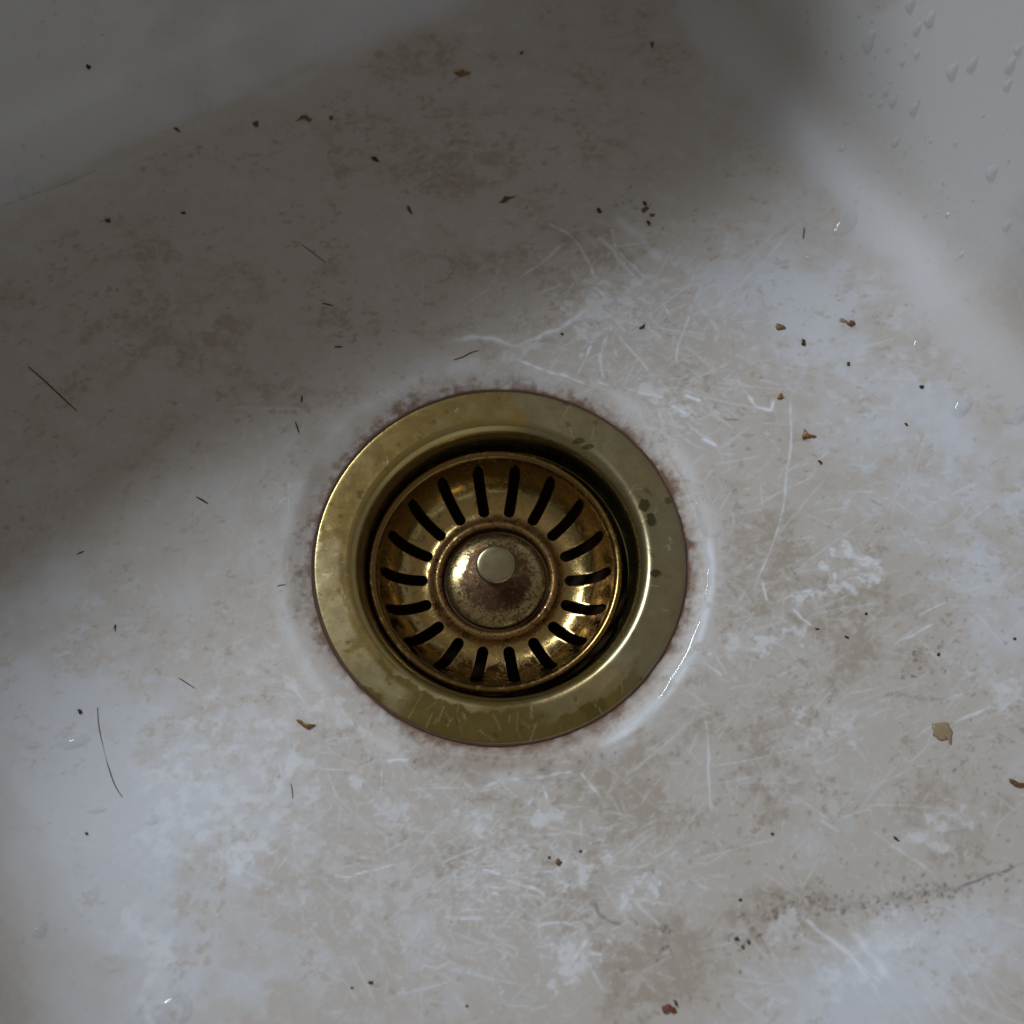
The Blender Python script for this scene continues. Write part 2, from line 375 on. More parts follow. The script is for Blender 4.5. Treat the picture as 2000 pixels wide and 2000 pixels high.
film = film+.24*np.exp(-((SDF-22)/9)**2)*(vy < 150)*(.75+.5*c2)  # darker band painted along the crease, standing in for its shade
# the dirt line where the back wall meets the floor
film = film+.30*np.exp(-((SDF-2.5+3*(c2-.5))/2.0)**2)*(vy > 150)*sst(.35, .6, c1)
# fine flecks of grime gathered in the stained areas, and fine bare pinholes
fl1 = fbm(GX*1.15, GY*1.5, 2.6, 200, 4, .62); fl2 = fbm(GX, GY, 11, 210, 4, .6); fl3 = fbm(GX, GY*1.3, 3.4, 220, 4, .65)
film = film+.42*sst(.60, .70, fl1)*sst(.45, .62, fl2)*floor_-.22*sst(.58, .68, fl3)*sst(.42, .56, c2)*floor_
film = np.clip(film, 0, 1)
# rubbed-clean patches, bluish white
for (p, rx, ry, a, amt) in [((1190, 600), 55, 36, 30, .42), ((1250, 560), 45, 24, 30, .3), ((440, 1540), 90, 75, 20, .30), ((520, 1600), 60, 60, 0, .28), ((475, 1670), 45, 24, 10, .42),
        ((300, 1880), 18, 60, 25, .30), ((280, 1830), 30, 14, 0, .2), ((915, 1612), 13, 22, 0, .5), ((940, 1590), 20, 12, 40, .35), ((1070, 1590), 24, 16, -20, .4),
        ((1132, 1695), 32, 20, 0, .45), ((1255, 1738), 26, 20, 20, .45), ((1120, 1870), 22, 34, -35, .42), ((870, 1855), 24, 12, 0, .35), ((900, 1860), 26, 12, 10, .3),
        ((720, 1770), 26, 40, 0, .2), ((790, 1740), 34, 50, 30, .22), ((1670, 1110), 40, 22, 28, .5), ((1600, 1150), 36, 12, 12, .42), ((1480, 1255), 55, 13, 14, .38), ((1425, 1270), 16, 24, 0, .3),
        ((1610, 1430), 40, 26, -10, .3), ((1570, 1500), 40, 60, 0, .14), ((1840, 1620), 40, 24, 30, .3), ((1700, 1860), 26, 60, -48, .34), ((1530, 1815), 34, 18, 30, .3),
        ((560, 1490), 14, 30, 0, .35), ((570, 970), 30, 20, -20, .3), ((660, 1690), 40, 20, 0, .2), ((1290, 770), 60, 14, -22, .35), ((620, 1370), 50, 16, -35, .28), ((695, 1530), 12, 14, 0, .4),
        ((590, 1660), 26, 30, 0, .2), ((430, 1300), 60, 30, 10, .16), ((1960, 1350), 60, 22, 20, .25), ((1350, 1230), 30, 60, 0, .12), ((1000, 690), 60, 10, 20, .3), ((760, 1570), 24, 10, -35, .3)]:
    SC = np.maximum(SC, 1.35*amt*blob(p, rx*1.15, ry*1.15, a, 1.5, 80, .3, 4)*(.35+.65*sst(.42, .58, fl3)))
S = stroke
SG = 1.7
for P, wd, I in [([(1069, 435), (1117, 460), (1142, 496), (1167, 554)], 7, .42), ([(1098, 475), (1059, 514), (1015, 543)], 7, .3), ([(1196, 438), (1200, 482), (1240, 525), (1290, 560)], 7, .3),
        ([(1207, 424), (1298, 514)], 22, .22), ([(1171, 464), (1225, 518)], 8, .28), ([(1200, 482), (1250, 475)], 4, .3),
        ([(877, 663), (954, 656), (1008, 681), (1048, 656), (1098, 641), (1135, 609), (1171, 598)], 12, .42), ([(1000, 700), (1047, 718), (1101, 733), (1145, 751)], 6, .6),
        ([(1156, 671), (1130, 729)], 5, .55), ([(1185, 656), (1170, 700), (1181, 740)], 8, .4), ([(1348, 613), (1322, 678), (1321, 711)], 4, .4), ([(1362, 591), (1406, 653)], 8, .25),
        ([(1160, 560), (1190, 585)], 8, .5), ([(1295, 590), (1305, 615)], 4, .6), ([(1130, 620), (1155, 590)], 6, .4), ([(900, 600), (960, 560), (985, 500)], 5, .2),
        ([(1460, 772), (1475, 794), (1507, 801), (1511, 780)], 6, .55), ([(1337, 772), (1366, 783)], 8, .6), ([(1312, 791), (1341, 809)], 6, .6), ([(1373, 856), (1399, 870)], 7, .6),
        ([(1225, 761), (1300, 775)], 9, .42), ([(1190, 600), (1260, 560), (1330, 540)], 16, .2), ([(1150, 740), (1190, 752)], 6, .4), ([(1285, 800), (1296, 835)], 5, .35),
        ([(1544, 770), (1545, 870), (1535, 936), (1528, 1009), (1517, 1045), (1470, 1157)], 4, .36), ([(1488, 1135), (1499, 1175)], 4, .5), ([(1528, 1172), (1554, 1157), (1590, 1154)], 5, .5),
        ([(1546, 1190), (1586, 1222)], 5, .45), ([(1372, 1291), (1409, 1320)], 5, .45), ([(1400, 1284), (1420, 1317)], 4, .4), ([(1796, 1201), (1858, 1168)], 5, .4), ([(1760, 1251), (1822, 1219)], 5, .35),
        ([(1865, 1411), (1938, 1378)], 4, .45), ([(1836, 1371), (1901, 1349)], 4, .3), ([(1378, 1396), (1383, 1480), (1389, 1588)], 5, .3), ([(1564, 1788), (1640, 1850), (1727, 1925)], 6, .4),
        ([(1655, 1813), (1746, 1922)], 18, .42), ([(1640, 1840), (1715, 1935)], 4, .55), ([(1450, 1225), (1473, 1195)], 4, .3), ([(1700, 1620), (1830, 1710)], 4, .25), ([(1600, 1600), (1640, 1625)], 4, .3),
        ([(986, 1720), (1042, 1735), (1066, 1751)], 5, .55), ([(942, 1698), (979, 1710)], 4, .6), ([(930, 1690), (965, 1692)], 4, .5), ([(945, 1728), (975, 1735)], 4, .5), ([(960, 1742), (975, 1748)], 4, .5), ([(967, 1779), (989, 1786)], 4, .6),
        ([(868, 1791), (945, 1794)], 4, .45), ([(1051, 1807), (1101, 1801), (1141, 1813)], 4, .42), ([(1132, 1509), (1178, 1561)], 4, .5), ([(942, 1540), (970, 1525), (1050, 1518), (1125, 1506)], 6, .4),
        ([(1060, 1530), (1070, 1561), (1080, 1590)], 5, .45), ([(756, 1487), (775, 1482), (799, 1485)], 6, .6), ([(1104, 1897), (1147, 1835)], 9, .45), ([(1150, 1862), (1175, 1866)], 6, .4), ([(1140, 1860), (1180, 1940)], 4, .3),
        ([(456, 797), (594, 799)], 4, .22), ([(565, 940), (563, 998)], 4, .35), ([(690, 1710), (770, 1688)], 3, .5), ([(650, 1710), (690, 1712)], 3, .4), ([(545, 1490), (555, 1530)], 5, .3),
        ([(820, 1893), (830, 1886), (850, 1890)], 4, .5), ([(1020, 1795), (1060, 1812)], 4, .3), ([(1255, 1690), (1290, 1730)], 4, .4), ([(1240, 1760), (1290, 1810)], 5, .35), ([(745, 1500), (742, 1560)], 3, .3),
        ([(835, 1630), (830, 1650)], 5, .25), ([(1130, 560), (1165, 545)], 4, .3), ([(1180, 470), (1210, 510), (1260, 560)], 6, .3), ([(640, 1510), (660, 1560)], 4, .3), ([(560, 1330), (610, 1390)], 5, .3),
        ([(650, 1360), (700, 1430)], 5, .3), ([(600, 1500), (690, 1506)], 3, .3), ([(480, 1500), (560, 1530)], 3, .35), ([(1900, 1190), (1960, 1260)], 5, .2), ([(1560, 1560), (1620, 1600)], 3, .3)]:
    S(SC, P, wd, min(I*SG, 1))
# soft white bloom where the recess turns up (limescale ring); on the right the step's highlight is painted in
ang = np.arctan2(GY, GX)
ring = np.exp(-((RAD-66.5-2*(c2-.5))/2.6)**2)*sst(.30, .62, fbm(GX, GY, 9, 90, 4))
SC = np.maximum(SC, .30*ring)
step_glint = np.exp(-((RAD-64.6-1.5*(c2-.5))/1.5)**2)*(1-sst(28, 40, np.abs(np.degrees(ang)+28)))*sst(.30, .5, fbm(GX, GY, 6, 93, 4))
SC = np.maximum(SC, .75*step_glint)
# many fine scratches
for n, cpt, sp_, L, a, asp, wm, I in [(330, (1230, 640), (22, 15), 6, .6, .9, .28, .36), (120, (1180, 600), (7, 6), 6, -.7, .5, .35, .5), (260, (1500, 1150), (26, 30), 7, .4, .8, .28, .30),
        (420, (940, 1720), (24, 15), 4.5, -.1, .9, .28, .40), (160, (950, 1700), (8, 6), 3, 0, .35, .3, .5), (260, (640, 1480), (26, 20), 6, -.7, .7, .28, .26), (240, (560, 1100), (16, 24), 5, 1.0, .9, .26, .2),
        (340, (1300, 1560), (32, 26), 5, .6, 1.1, .28, .26), (260, (1700, 1400), (34, 34), 6, .5, .9, .28, .2), (200, (1700, 1850), (22, 14), 7, -.8, .4, .3, .25), (220, (1000, 520), (22, 16), 8, -.5, 1.2, .28, .18),
        (300, (500, 500), (70, 40), 8, -.6, .9, .3, .10), (200, (1200, 300), (50, 26), 8, -.5, .9, .3, .08), (260, (700, 1850), (40, 20), 5, .2, 1.2, .3, .18), (160, (450, 1600), (26, 24), 6, .3, 1, .3, .2), (130, (1300, 800), (14, 9), 5, -.5, .5, .3, .42)]:
    scratches(SC, int(n*1.15), cpt, sp_, L*1.1, a, asp*.85, wm, min(I*1.45, .9), .02)
    scratches(SC, n//9, cpt, sp_, L*3.2, a, asp*.6, wm*1.1, min(I*1.5, .9), .006)
    scratches(SC, n, cpt, (sp_[0]*.8, sp_[1]*.8), 1.4, a, asp*1.4, wm*1.5, min(I*1.2, .8), .1)
# tangential rubbing marks in the recess
for _ in range(240):
    a0 = rs.rand()*6.283; r0 = 57.8+abs(rs.randn())*5; k = rs.randint(6, 34); aa = a0+np.arange(k)*.33/r0
    splat(SC if rs.rand() < .6 else RU, r0*np.cos(aa), r0*np.sin(aa), .28, .42*rs.rand())
# cracks, brown chains, dark specks
for P, wd, I in [([(1872, 1733), (1916, 1719), (1940, 1706), (1970, 1701), (1984, 1690), (2000, 1684)], 4, .62), ([(1575, 1748), (1620, 1760), (1700, 1768)], 9, .16), ([(1735, 1757), (1775, 1757)], 14, .18), ([(1790, 1752), (1832, 1742), (1885, 1735)], 10, .24),
        ([(1160, 1762), (1168, 1785), (1190, 1800), (1215, 1806)], 5, .5), ([(1225, 1792), (1240, 1798), (1245, 1808)], 4, .45), ([(1835, 1100), (1845, 1120)], 4, .35), ([(1770, 1160), (1815, 1166)], 4, .2), ([(1745, 1350), (1800, 1366), (1860, 1368)], 4, .26),
        ([(1700, 975), (1725, 990)], 4, .35), ([(1540, 1020), (1535, 1035), (1550, 1045)], 4, .35), ([(640, 1325), (644, 1330)], 3, .2), ([(0, 424), (60, 400), (140, 372), (200, 345)], 4, .35), ([(1545, 1110), (1555, 1123)], 4, .6), ([(1556, 1127), (1560, 1135)], 4, .5),
        ([(1415, 820), (1440, 820)], 2.5, .5), ([(1385, 510), (1405, 498)], 3, .4), ([(575, 850), (592, 848)], 3, .2)]:
    S(SP, P, wd, I, .7)
def specks(n, c, spx, I, rmm=.35):
    cx, cy = at(*c); x = cx+rs.randn(n)*spx[0]/6.2; y = cy+rs.randn(n)*spx[1]/6.2
    ii = np.minimum(I*1.35, .95)*(.25+.75*rs.rand(n)); ww = rmm*(.5+rs.rand(n)**2*1.3)
    splat(SP, x, y, ww, ii)
    for k in range(0, n, 2):                            # tails make the specks ragged, not round
        a = rs.rand()*6.28; m_ = rs.randint(1, 4); d = np.arange(1, m_+1)*.35
        splat(SP, x[k]+d*math.cos(a), y[k]+d*math.sin(a), ww[k]*.8, ii[k]*.8)
for q_ in [(1500, 1790), (1560, 1760), (1610, 1765), (1660, 1772), (1720, 1765), (1760, 1755), (1820, 1745), (1870, 1736), (1930, 1712)]: specks(22, q_, (26, 7), .6, .4)
for a in [(60, (1850, 1260), (70, 90), .5), (50, (1920, 1480), (40, 70), .4), (30, (1800, 1290), (26, 20), .7), (40, (1550, 1120), (90, 110), .35), (40, (1660, 1740), (110, 30), .5), (26, (1800, 1740), (70, 18), .55),
          (50, (1300, 1700), (220, 160), .35), (50, (900, 1650), (200, 160), .3), (60, (900, 330), (190, 130), .35), (16, (1230, 395), (22, 20), .8), (30, (850, 340), (50, 30), .45), (40, (420, 330), (160, 90), .35), (26, (1690, 620), (40, 34), .5),
          (30, (1500, 480), (110, 60), .35), (40, (1350, 640), (150, 120), .3), (24, (1760, 130), (110, 120), .3), (20, (1850, 420), (60, 90), .3), (24, (100, 140), (110, 70), .5), (20, (1440, 1840), (20, 16), .8), (16, (1295, 1832), (12, 16), .7),
          (20, (1370, 1960), (50, 26), .4), (40, (300, 1700), (200, 180), .2), (40, (250, 1000), (190, 200), .3), (60, (940, 1480), (120, 16), .5), (30, (560, 950), (20, 80), .35), (20, (1300, 430), (60, 30), .4)]:
    specks(*a)
n = 900; specks(n, (1000, 1000), (650, 650), .26, .28)
# rust staining hugging the flange
rn = fbm(GX, GY, 3, 50, 5, .7)
RU = np.maximum(RU*.8, (1-sst(57.0, 63.5, RAD+9*(rn-.5)))*(.50+.50*sst(.3, .62, fbm(GX, GY, 3, 55, 4, .6)))*1.05)
azm = np.degrees(ang)
RU = RU*(.55+.45*sst(.3, .6, fbm(ang*20, RAD*0, 9, 57)))+.8*(1-sst(56.9, 58.9, RAD+1.0*(rn-.5)))
RU = np.maximum(RU, .28*blob((960, 1482), 130, 26, 0, .7, 95, .5, 5)); RU = np.maximum(RU, .22*blob((625, 1000), 40, 190, 8, .5, 96, .6, 6))
RU = np.clip(RU, 0, 1); SC = SC*(.25+.75*(1-SP))*(floor_*.9+.1); SC = SC*(1-.5*RU)
wear_and_light = np.stack([film, SC, SP, RU], -1).reshape(-1, 4)[used].astype(np.float32)
at_ = basin_me.color_attributes.new('wear_and_light', 'FLOAT_COLOR', 'POINT'); at_.data.foreach_set('color', wear_and_light.ravel())

wetm = np.exp(-((RAD-63.2)/3.4)**2)*(1-sst(30, 55, np.abs(np.degrees(ang)+25)))*sst(.32, .5, fbm(GX, GY, 8, 97, 4))
wa = basin_me.attributes.new('wet', 'FLOAT', 'POINT'); wa.data.foreach_set('value', wetm.ravel()[used].astype(np.float32))

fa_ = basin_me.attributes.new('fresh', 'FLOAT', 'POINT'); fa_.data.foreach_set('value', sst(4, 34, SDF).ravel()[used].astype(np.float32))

sink = empty('sink'); tag(sink, 'stained white ceramic sink basin with a round brass drain set in its floor', 'sink')
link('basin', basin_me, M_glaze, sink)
# low-detail copy of the sheet only for placing drops on it
bx, _ = lines(-200, 300, 2.5, -201, 301, 3); by_, _ = lines(-160, 330, 2.5, -161, 331, 3)
X, Y = np.meshgrid(bx, by_); x, y, z = surface(X, Y); ny, nx = X.shape; idx = np.arange(ny*nx).reshape(ny, nx)
q = np.stack([idx[:-1, :-1], idx[:-1, 1:], idx[1:, 1:], idx[1:, :-1]], -1).reshape(-1, 4)
bvh = BVHTree.FromPolygons(np.stack([x.ravel(), y.ravel(), z.ravel()], 1).tolist(), q.tolist())
def hit(px, py):
    v = (px-1000)/F*RT-(py-1000)/F*UP+FW
    p, nrm, _, _ = bvh.ray_cast(Vector(CAM), Vector(v).normalized())
    if nrm.dot(Vector(v)) > 0: nrm = -nrm
    return p, nrm

# ---- drain flange
prof = smooth_prof([(55.6, -1.1), (56.6, -1.0), (57.0, -.55), (56.8, -.15), (56.2, .0), (54, .04), (51, .05), (48, .04), (46.9, .03), (46.1, -.12), (45.3, -.5), (44.6, -1.05), (44.0, -1.75), (43.5, -2.5), (43.1, -3.4), (42.5, -5.5), (42.1, -8), (41.8, -10.5), (41.2, -12), (40.6, -12.4)], 5)
seg = 900
fl = lathe('drain_flange', prof, seg)
nv = len(fl.vertices); co = np.zeros(nv*3, np.float32); fl.vertices.foreach_get('co', co); co = co.reshape(-1, 3)*1000
fx, fy = co[:, 0], co[:, 1]; fr = np.hypot(fx, fy); fa = np.degrees(np.arctan2(fy, fx))
def azr(a0, a1, s=5):                                   # soft sector between two azimuths
    d = (fa-(a0+a1)/2+180) % 360-180; return 1-sst((a1-a0)/2-s, (a1-a0)/2+s, np.abs(d)+18*(fbm(fx, fy, 9, 102, 4)-.5))
fn = fbm(fx, fy, 12, 100, 6, .65); fn2 = fbm(fx, fy, 4, 110, 5, .65)
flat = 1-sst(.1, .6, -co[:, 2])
grey = np.clip(azr(-50, 84, 3)*.85+.25*sst(.5, .6, fn), 0, 1)*(.7+.3*flat)
inner = fr+7*(fn-.5)
wet = azr(-142, -58, 4)*sst(47.5, 47.9, inner)*flat*.75+azr(-62, -40, 3)*sst(51.5, 51.9, inner)*flat*.65
lime = (azr(176, 238, 5)*sst(.42, .50, fn)*sst(48.5, 50, fr)*.30+azr(228, 262, 3)*(1-sst(47.2, 47.8, inner))*.30*flat+azr(165, 190, 4)*sst(.56, .6, fn2)*.35)*flat
lime = np.clip(lime+.25*azr(-75, -40, 4)*(1-sst(52.6, 53, fr+7*(fbm(fx, fy, 8, 140, 5)-.5)))*flat, 0, 1)
def fspot(zx, zy, rx, ry, seed):                        # spot positions measured on the enlarged photograph
    X_, Y_ = (zx-958)*.4141/6.36, -(zy-912)*.4141/6.36/.953
    d = np.hypot((fx-X_)/rx, (fy-Y_)/ry)+.9*(fbm(fx, fy, 2.2, seed, 4)-.5); return 1-sst(.8, .95, d)
spot = np.maximum.reduce([fspot(1650, 665, 1.9, 2.5, 1), fspot(1680, 735, 1.9, 2.3, 2), fspot(1688, 992, 1.7, 1.4, 3), fspot(1350, 340, 2.2, 1.1, 4)*.9, fspot(1390, 368, 2.0, 1.2, 5)*.9, fspot(1770, 640, 1.2, 1.6, 6)*.7, fspot(1295, 262, 1.0, .6, 7)*.8, fspot(455, 360, .9, .5, 8)*.6])
deep = sst(2.6, 4.2, -co[:, 2]); gap_shade_az = azr(-75, 70, 14); wet = np.clip(wet+(.35+.55*gap_shade_az)*deep, 0, 1)  # grime below the lip; right side painted darker for the gap's shade
spot = np.clip(spot*.85+.75*deep*gap_shade_az*(.6+.6*fn)+.5*sst(.70, .76, fn2)*sst(44, 47, fr)+.6*sst(-1.2, -.2, -(fr-46.1)**2*3)*0, 0, 1)
# scratches worn into the bottom of the ring
for k in range(70):
    a0 = rs.rand()*360-180 if k > 34 else -90+rs.randn()*28; rA = 46.5+rs.rand()*8; ax, ay = rA*math.cos(math.radians(a0)), rA*math.sin(math.radians(a0))
    t_ = math.radians(a0+rs.randn()*25) if k <= 34 else rs.rand()*6.28; L = 1+rs.rand()*5
    p = (fx-ax)*math.cos(t_)+(fy-ay)*math.sin(t_); q_ = -(fx-ax)*math.sin(t_)+(fy-ay)*math.cos(t_)
    lime = np.maximum(lime, (np.abs(q_) < .16)*(p > 0)*(p < L)*flat*(.12+.3*rs.rand()))
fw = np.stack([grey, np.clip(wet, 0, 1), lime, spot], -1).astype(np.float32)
a_ = fl.color_attributes.new('wear_and_light', 'FLOAT_COLOR', 'POINT'); a_.data.foreach_set('color', fw.ravel())
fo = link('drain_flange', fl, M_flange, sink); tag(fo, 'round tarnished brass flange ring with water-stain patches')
link('drain_body', lathe('drain_body', smooth_prof([(41.9, -11.4), (42.2, -12.5), (41.6, -15), (40.6, -26), (37, -38), (28, -48), (21, -52), (20, -62), (19.6, -85)], 3)+[(0, -85)], 96), M_pipe, sink)
# dark sealant bead squeezed out round the flange
V_, F_ = [], []; ns, nr = 360, 8
for k in range(ns):
    a = 2*math.pi*k/ns; nzz = float(vnoise(np.array([a*12.]), np.array([0.]), 1, 77)[0]); w_ = .45+.55*nzz
    for j in range(nr):
        b_ = 2*math.pi*j/nr; r = 57.15+w_*.9*math.cos(b_)*.9; V_.append((r*math.cos(a)*MM, r*math.sin(a)*MM, (-.46+.34*math.sin(b_))*MM))
for k in range(ns):
    for j in range(nr): F_.append((k*nr+j, ((k+1) % ns)*nr+j, ((k+1) % ns)*nr+(j+1) % nr, k*nr+(j+1) % nr))
link('sealant_bead', mesh_from('sealant_bead', V_, F_), M_seal, sink)

# ---- basket strainer
basket = empty('basket_strainer', (BX*MM, BY*MM, -.024)); tag(basket, 'rusty brass basket strainer with eighteen slots seated in the drain', 'drain strainer')
top = [(17.0, -23.0), (17.4, -22.3), (17.75, -21.3), (18.4, -20.75), (19.3, -20.7), (20.2, -21.2), (21.0, -22.1), (22.3, -22.9), (24.6, -23.2), (27.6, -22.6), (30.4, -21.1), (32.6, -18.9), (34.4, -16.2), (35.8, -13.1), (36.8, -10.4), (37.4, -9.0), (38.1, -8.25), (39.0, -8.0), (39.7, -8.3), (40.1, -9.0)]
bot = [(39.9, -9.7), (38.9, -10.2), (37.9, -11.0), (36.8, -13.7), (35.4, -16.9), (33.5, -19.8), (31.0, -22.2), (28, -23.7), (24.6, -24.3), (20, -24.2), (14, -24.2)]
pr = [(0, -23.1), (6, -23.1), (12, -23.1)]+smooth_prof(top, 3)+smooth_prof(bot, 2)+[(7, -24.2), (0, -24.2)]
bowl_me = lathe('strainer_bowl', [(r*1000, z*1000) for r, z in pr], 216)       # built 1000x for an exact boolean, scaled back below
cv, cf = [], []
for k in range(18):
    a = math.radians(20*k); r0, r1, hw = 22.3+1.85, 36.6-1.85, 1.85; ring_ = []
    for j in range(9): t = math.pi/2+math.pi*j/8; ring_.append((r0+hw*math.cos(t), hw*math.sin(t)))
    for j in range(9): t = -math.pi/2+math.pi*j/8; ring_.append((r1+hw*math.cos(t), hw*math.sin(t)))
    b0 = len(cv); m_ = len(ring_)
    for zz in (-32, -2):
        for (p, q_) in ring_: cv.append((p*math.cos(a)-q_*math.sin(a), p*math.sin(a)+q_*math.cos(a), zz))
    cf.append(tuple(range(b0+m_-1, b0-1, -1))); cf.append(tuple(range(b0+m_, b0+2*m_)))
    for j in range(m_): cf.append((b0+j, b0+(j+1) % m_, b0+m_+(j+1) % m_, b0+m_+j))
cut_me = mesh_from('cutter', cv, cf, False)
for me_ in (bowl_me, cut_me):
    bm = bmesh.new(); bm.from_mesh(me_); bmesh.ops.recalc_face_normals(bm, faces=bm.faces); bm.to_mesh(me_); bm.free()
tmp = bpy.data.objects.new('tmp', bowl_me); cutter = bpy.data.objects.new('cut', cut_me); col.objects.link(tmp); col.objects.link(cutter)
md = tmp.modifiers.new('b', 'BOOLEAN'); md.object = cutter; md.operation = 'DIFFERENCE'; md.solver = 'EXACT'
mb = tmp.modifiers.new('v', 'BEVEL'); mb.width = .22; mb.segments = 2; mb.limit_method = 'ANGLE'; mb.angle_limit = math.radians(50)
dg = bpy.context.evaluated_depsgraph_get(); ev = tmp.evaluated_get(dg); bowl2 = bpy.data.meshes.new_from_object(ev)
bpy.data.objects.remove(tmp); bpy.data.objects.remove(cutter)
bowl2.transform(Matrix.Scale(MM, 4)); bowl2.transform(Matrix.Translation((BX*MM, BY*MM, 0)))
bowl2.polygons.foreach_set('use_smooth', [True]*len(bowl2.polygons)); bowl2.set_sharp_from_angle(angle=math.radians(42)); bowl2.update()
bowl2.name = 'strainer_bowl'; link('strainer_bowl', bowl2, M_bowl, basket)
link('centre_cap', lathe('centre_cap', smooth_prof([(0, -18.9), (3, -18.98), (7, -19.4), (11, -20.2), (14.2, -21.1), (15.7, -21.9), (16.3, -22.5), (16.4, -23.3)], 4), 128, BX, BY), M_cap, basket)
knob = link('knob', lathe('knob', smooth_prof([(0, -5.35), (3, -5.4), (5.2, -5.55), (6.0, -5.85), (6.25, -6.5), (6.1, -7.6), (5.5, -9.3), (4.4, -11.3), (3.5, -13.2), (3.1, -14.5), (0, -14.6)], 4), 96, BX+.1, BY), M_knob, basket)
st = link('stem', lathe('stem', smooth_prof([(3.0, -14.4), (2.9, -15.5), (3.0, -17.5), (3.6, -18.6), (5.0, -19.1), (5.2, -19.5)], 3), 64, BX+.1, BY), M_stem, knob, (0, 0, 0))
knob.location = -Vector(basket.location)

# ------------------------------------------------------------------ water drops
def drop_mesh(name, L, W, H, tear=0.0, seed=0, lobes=.08, n=28, rings=9):
    """clear dome, length L and width W in mm, heavier towards -x when tear > 0"""
    r_ = np.random.RandomState(seed); ph = r_.rand(4)*6.28; am = r_.rand(4)*lobes
    V = [(-tear*L*.12*MM, 0, H*MM)]; F_ = []
    for i in range(1, rings+1):
        t = i/rings; rad = math.sin(t*math.pi/2)**.9; h = H*(1-rad**(2.1 if W < 4 else 3.2)) if i < rings else -.04
        for k in range(n):
            a = 2*math.pi*k/n; wob = 1+sum(am[j]*math.sin((j+2)*a+ph[j]) for j in range(4))*t
            x_ = math.cos(a)*rad*L/2*wob; y_ = math.sin(a)*rad*W/2*wob
            f = x_/(L/2); y_ *= (1-tear*.42*(f+.3)); hh = h*(1-tear*.45*f)
            V.append((x_*MM, y_*MM, hh*MM if i < rings else -.04*MM))
    for k in range(n): F_.append((0, 1+k, 1+(k+1) % n))
    for i in range(rings-1):
        for k in range(n): F_.append((1+i*n+k, 1+(i+1)*n+k, 1+(i+1)*n+(k+1) % n, 1+i*n+(k+1) % n))
    me = mesh_from(name, V, F_); me.materials.append(M_water); return me
def place_drop(px, py, L, W, H, label, group=None, tear=0., ang_=None, seed=0, lobes=.08, name='water_drop', cat='water drop'):
    p, nrm = hit(px, py); me = drop_mesh(name, L, W, H, tear, seed, lobes)
    o = bpy.data.objects.new(name, me); col.objects.link(o)
    zax = nrm.normalized()
    down = Vector((0, 0, -1)); down = (down-zax*down.dot(zax))
    if ang_ is not None or down.length < .15:
        a = math.radians(ang_ or 0); xax = Vector((math.cos(a), math.sin(a), 0)); xax = (xax-zax*xax.dot(zax)).normalized()
    else: xax = -down.normalized()
    yax = zax.cross(xax); M = Matrix((xax, yax, zax)).transposed().to_4x4(); M.translation = p*MM
    o.matrix_world = M; tag(o, label, cat, group); return o
# drops hanging on the right-hand wall: (x, y, length px)
G = 'water drops on the right basin wall'
wall = [(1698, 78, 34), (1780, 6, 26), (1817, 36, 24), (1792, 56, 22), (1791, 104, 15), (1763, 121, 12), (1861, 137, 26), (1974, 126, 24), (1786, 212, 24), (1745, 198, 20), (1731, 178, 14), (1720, 202, 13),
        (1751, 276, 22), (1938, 335, 28), (1967, 440, 20), (1735, 94, 11), (1678, 30, 9), (1704, 40, 8), (1702, 140, 7), (1900, 124, 26), (1878, 497, 11), (1969, 165, 18), (1646, 289, 14), (1655, 239, 9), (1701, 182, 12),
        (1709, 110, 7), (1795, 196, 8), (1818, 275, 8), (1617, 60, 8), (1644, 110, 10), (1850, 420, 9), (1990, 95, 16), (1830, 415, 6), (1769, 85, 6), (1740, 160, 7), (1682, 183, 7), (1866, 280, 9), (1920, 225, 7), (1760, 330, 7), (1900, 390, 8)]
named = {(1791, 104): 'middle-sized drop on the right wall straight below the three drops near the top edge', (1763, 121): 'small drop left of and below the middle-sized one on the right wall',
         (1745, 198): 'longest drop of the tight cluster of small drops on the right wall', (1731, 178): 'topmost drop of the tight cluster of small drops on the right wall', (1720, 202): 'leftmost drop of the tight cluster of small drops on the right wall',
         (1701, 182): 'faint drop just left of the tight cluster on the right wall', (1967, 440): 'faint smeared drop below the plump lowest one on the right wall', (1735, 94): 'tiny slanted drop between the largest teardrop and the middle-sized one',
         (1900, 124): 'narrow slanting drop between the lone oval drop and the top right corner drop', (1878, 497): 'tiny bright bead at the very foot of the right wall near the curve', (1969, 165): 'faint drop directly below the one nearest the top right corner',
         (1646, 289): 'faint round drop in the shaded corner where the walls meet the floor', (1655, 239): 'tiny drop just above the faint round one in the shaded corner', (1990, 95): 'drop touching the right edge of the photo near the top right corner',
         (1678, 30): 'tiny round bead at the top above and left of the largest teardrop', (1644, 110): 'tiny drop in the shade left of the largest teardrop',(1698, 78): 'largest clear teardrop high on the shaded edge of the right basin wall', (1780, 6): 'clear water drop cut by the top edge of the photo on the right wall', (1817, 36): 'long clear drop second down the right wall from the top edge of the photo',
         (1792, 56): 'round clear drop just below the topmost pair on the right wall', (1861, 137): 'long oval drop alone in the middle of the right wall', (1974, 126): 'oval water drop nearest the top right corner of the photo',
         (1938, 335): 'plump water drop lowest and far right on the basin wall', (1786, 212): 'slanting drop right of the cluster of small drops on the right wall', (1751, 276): 'small triangular drop below the cluster of small drops on the right wall'}
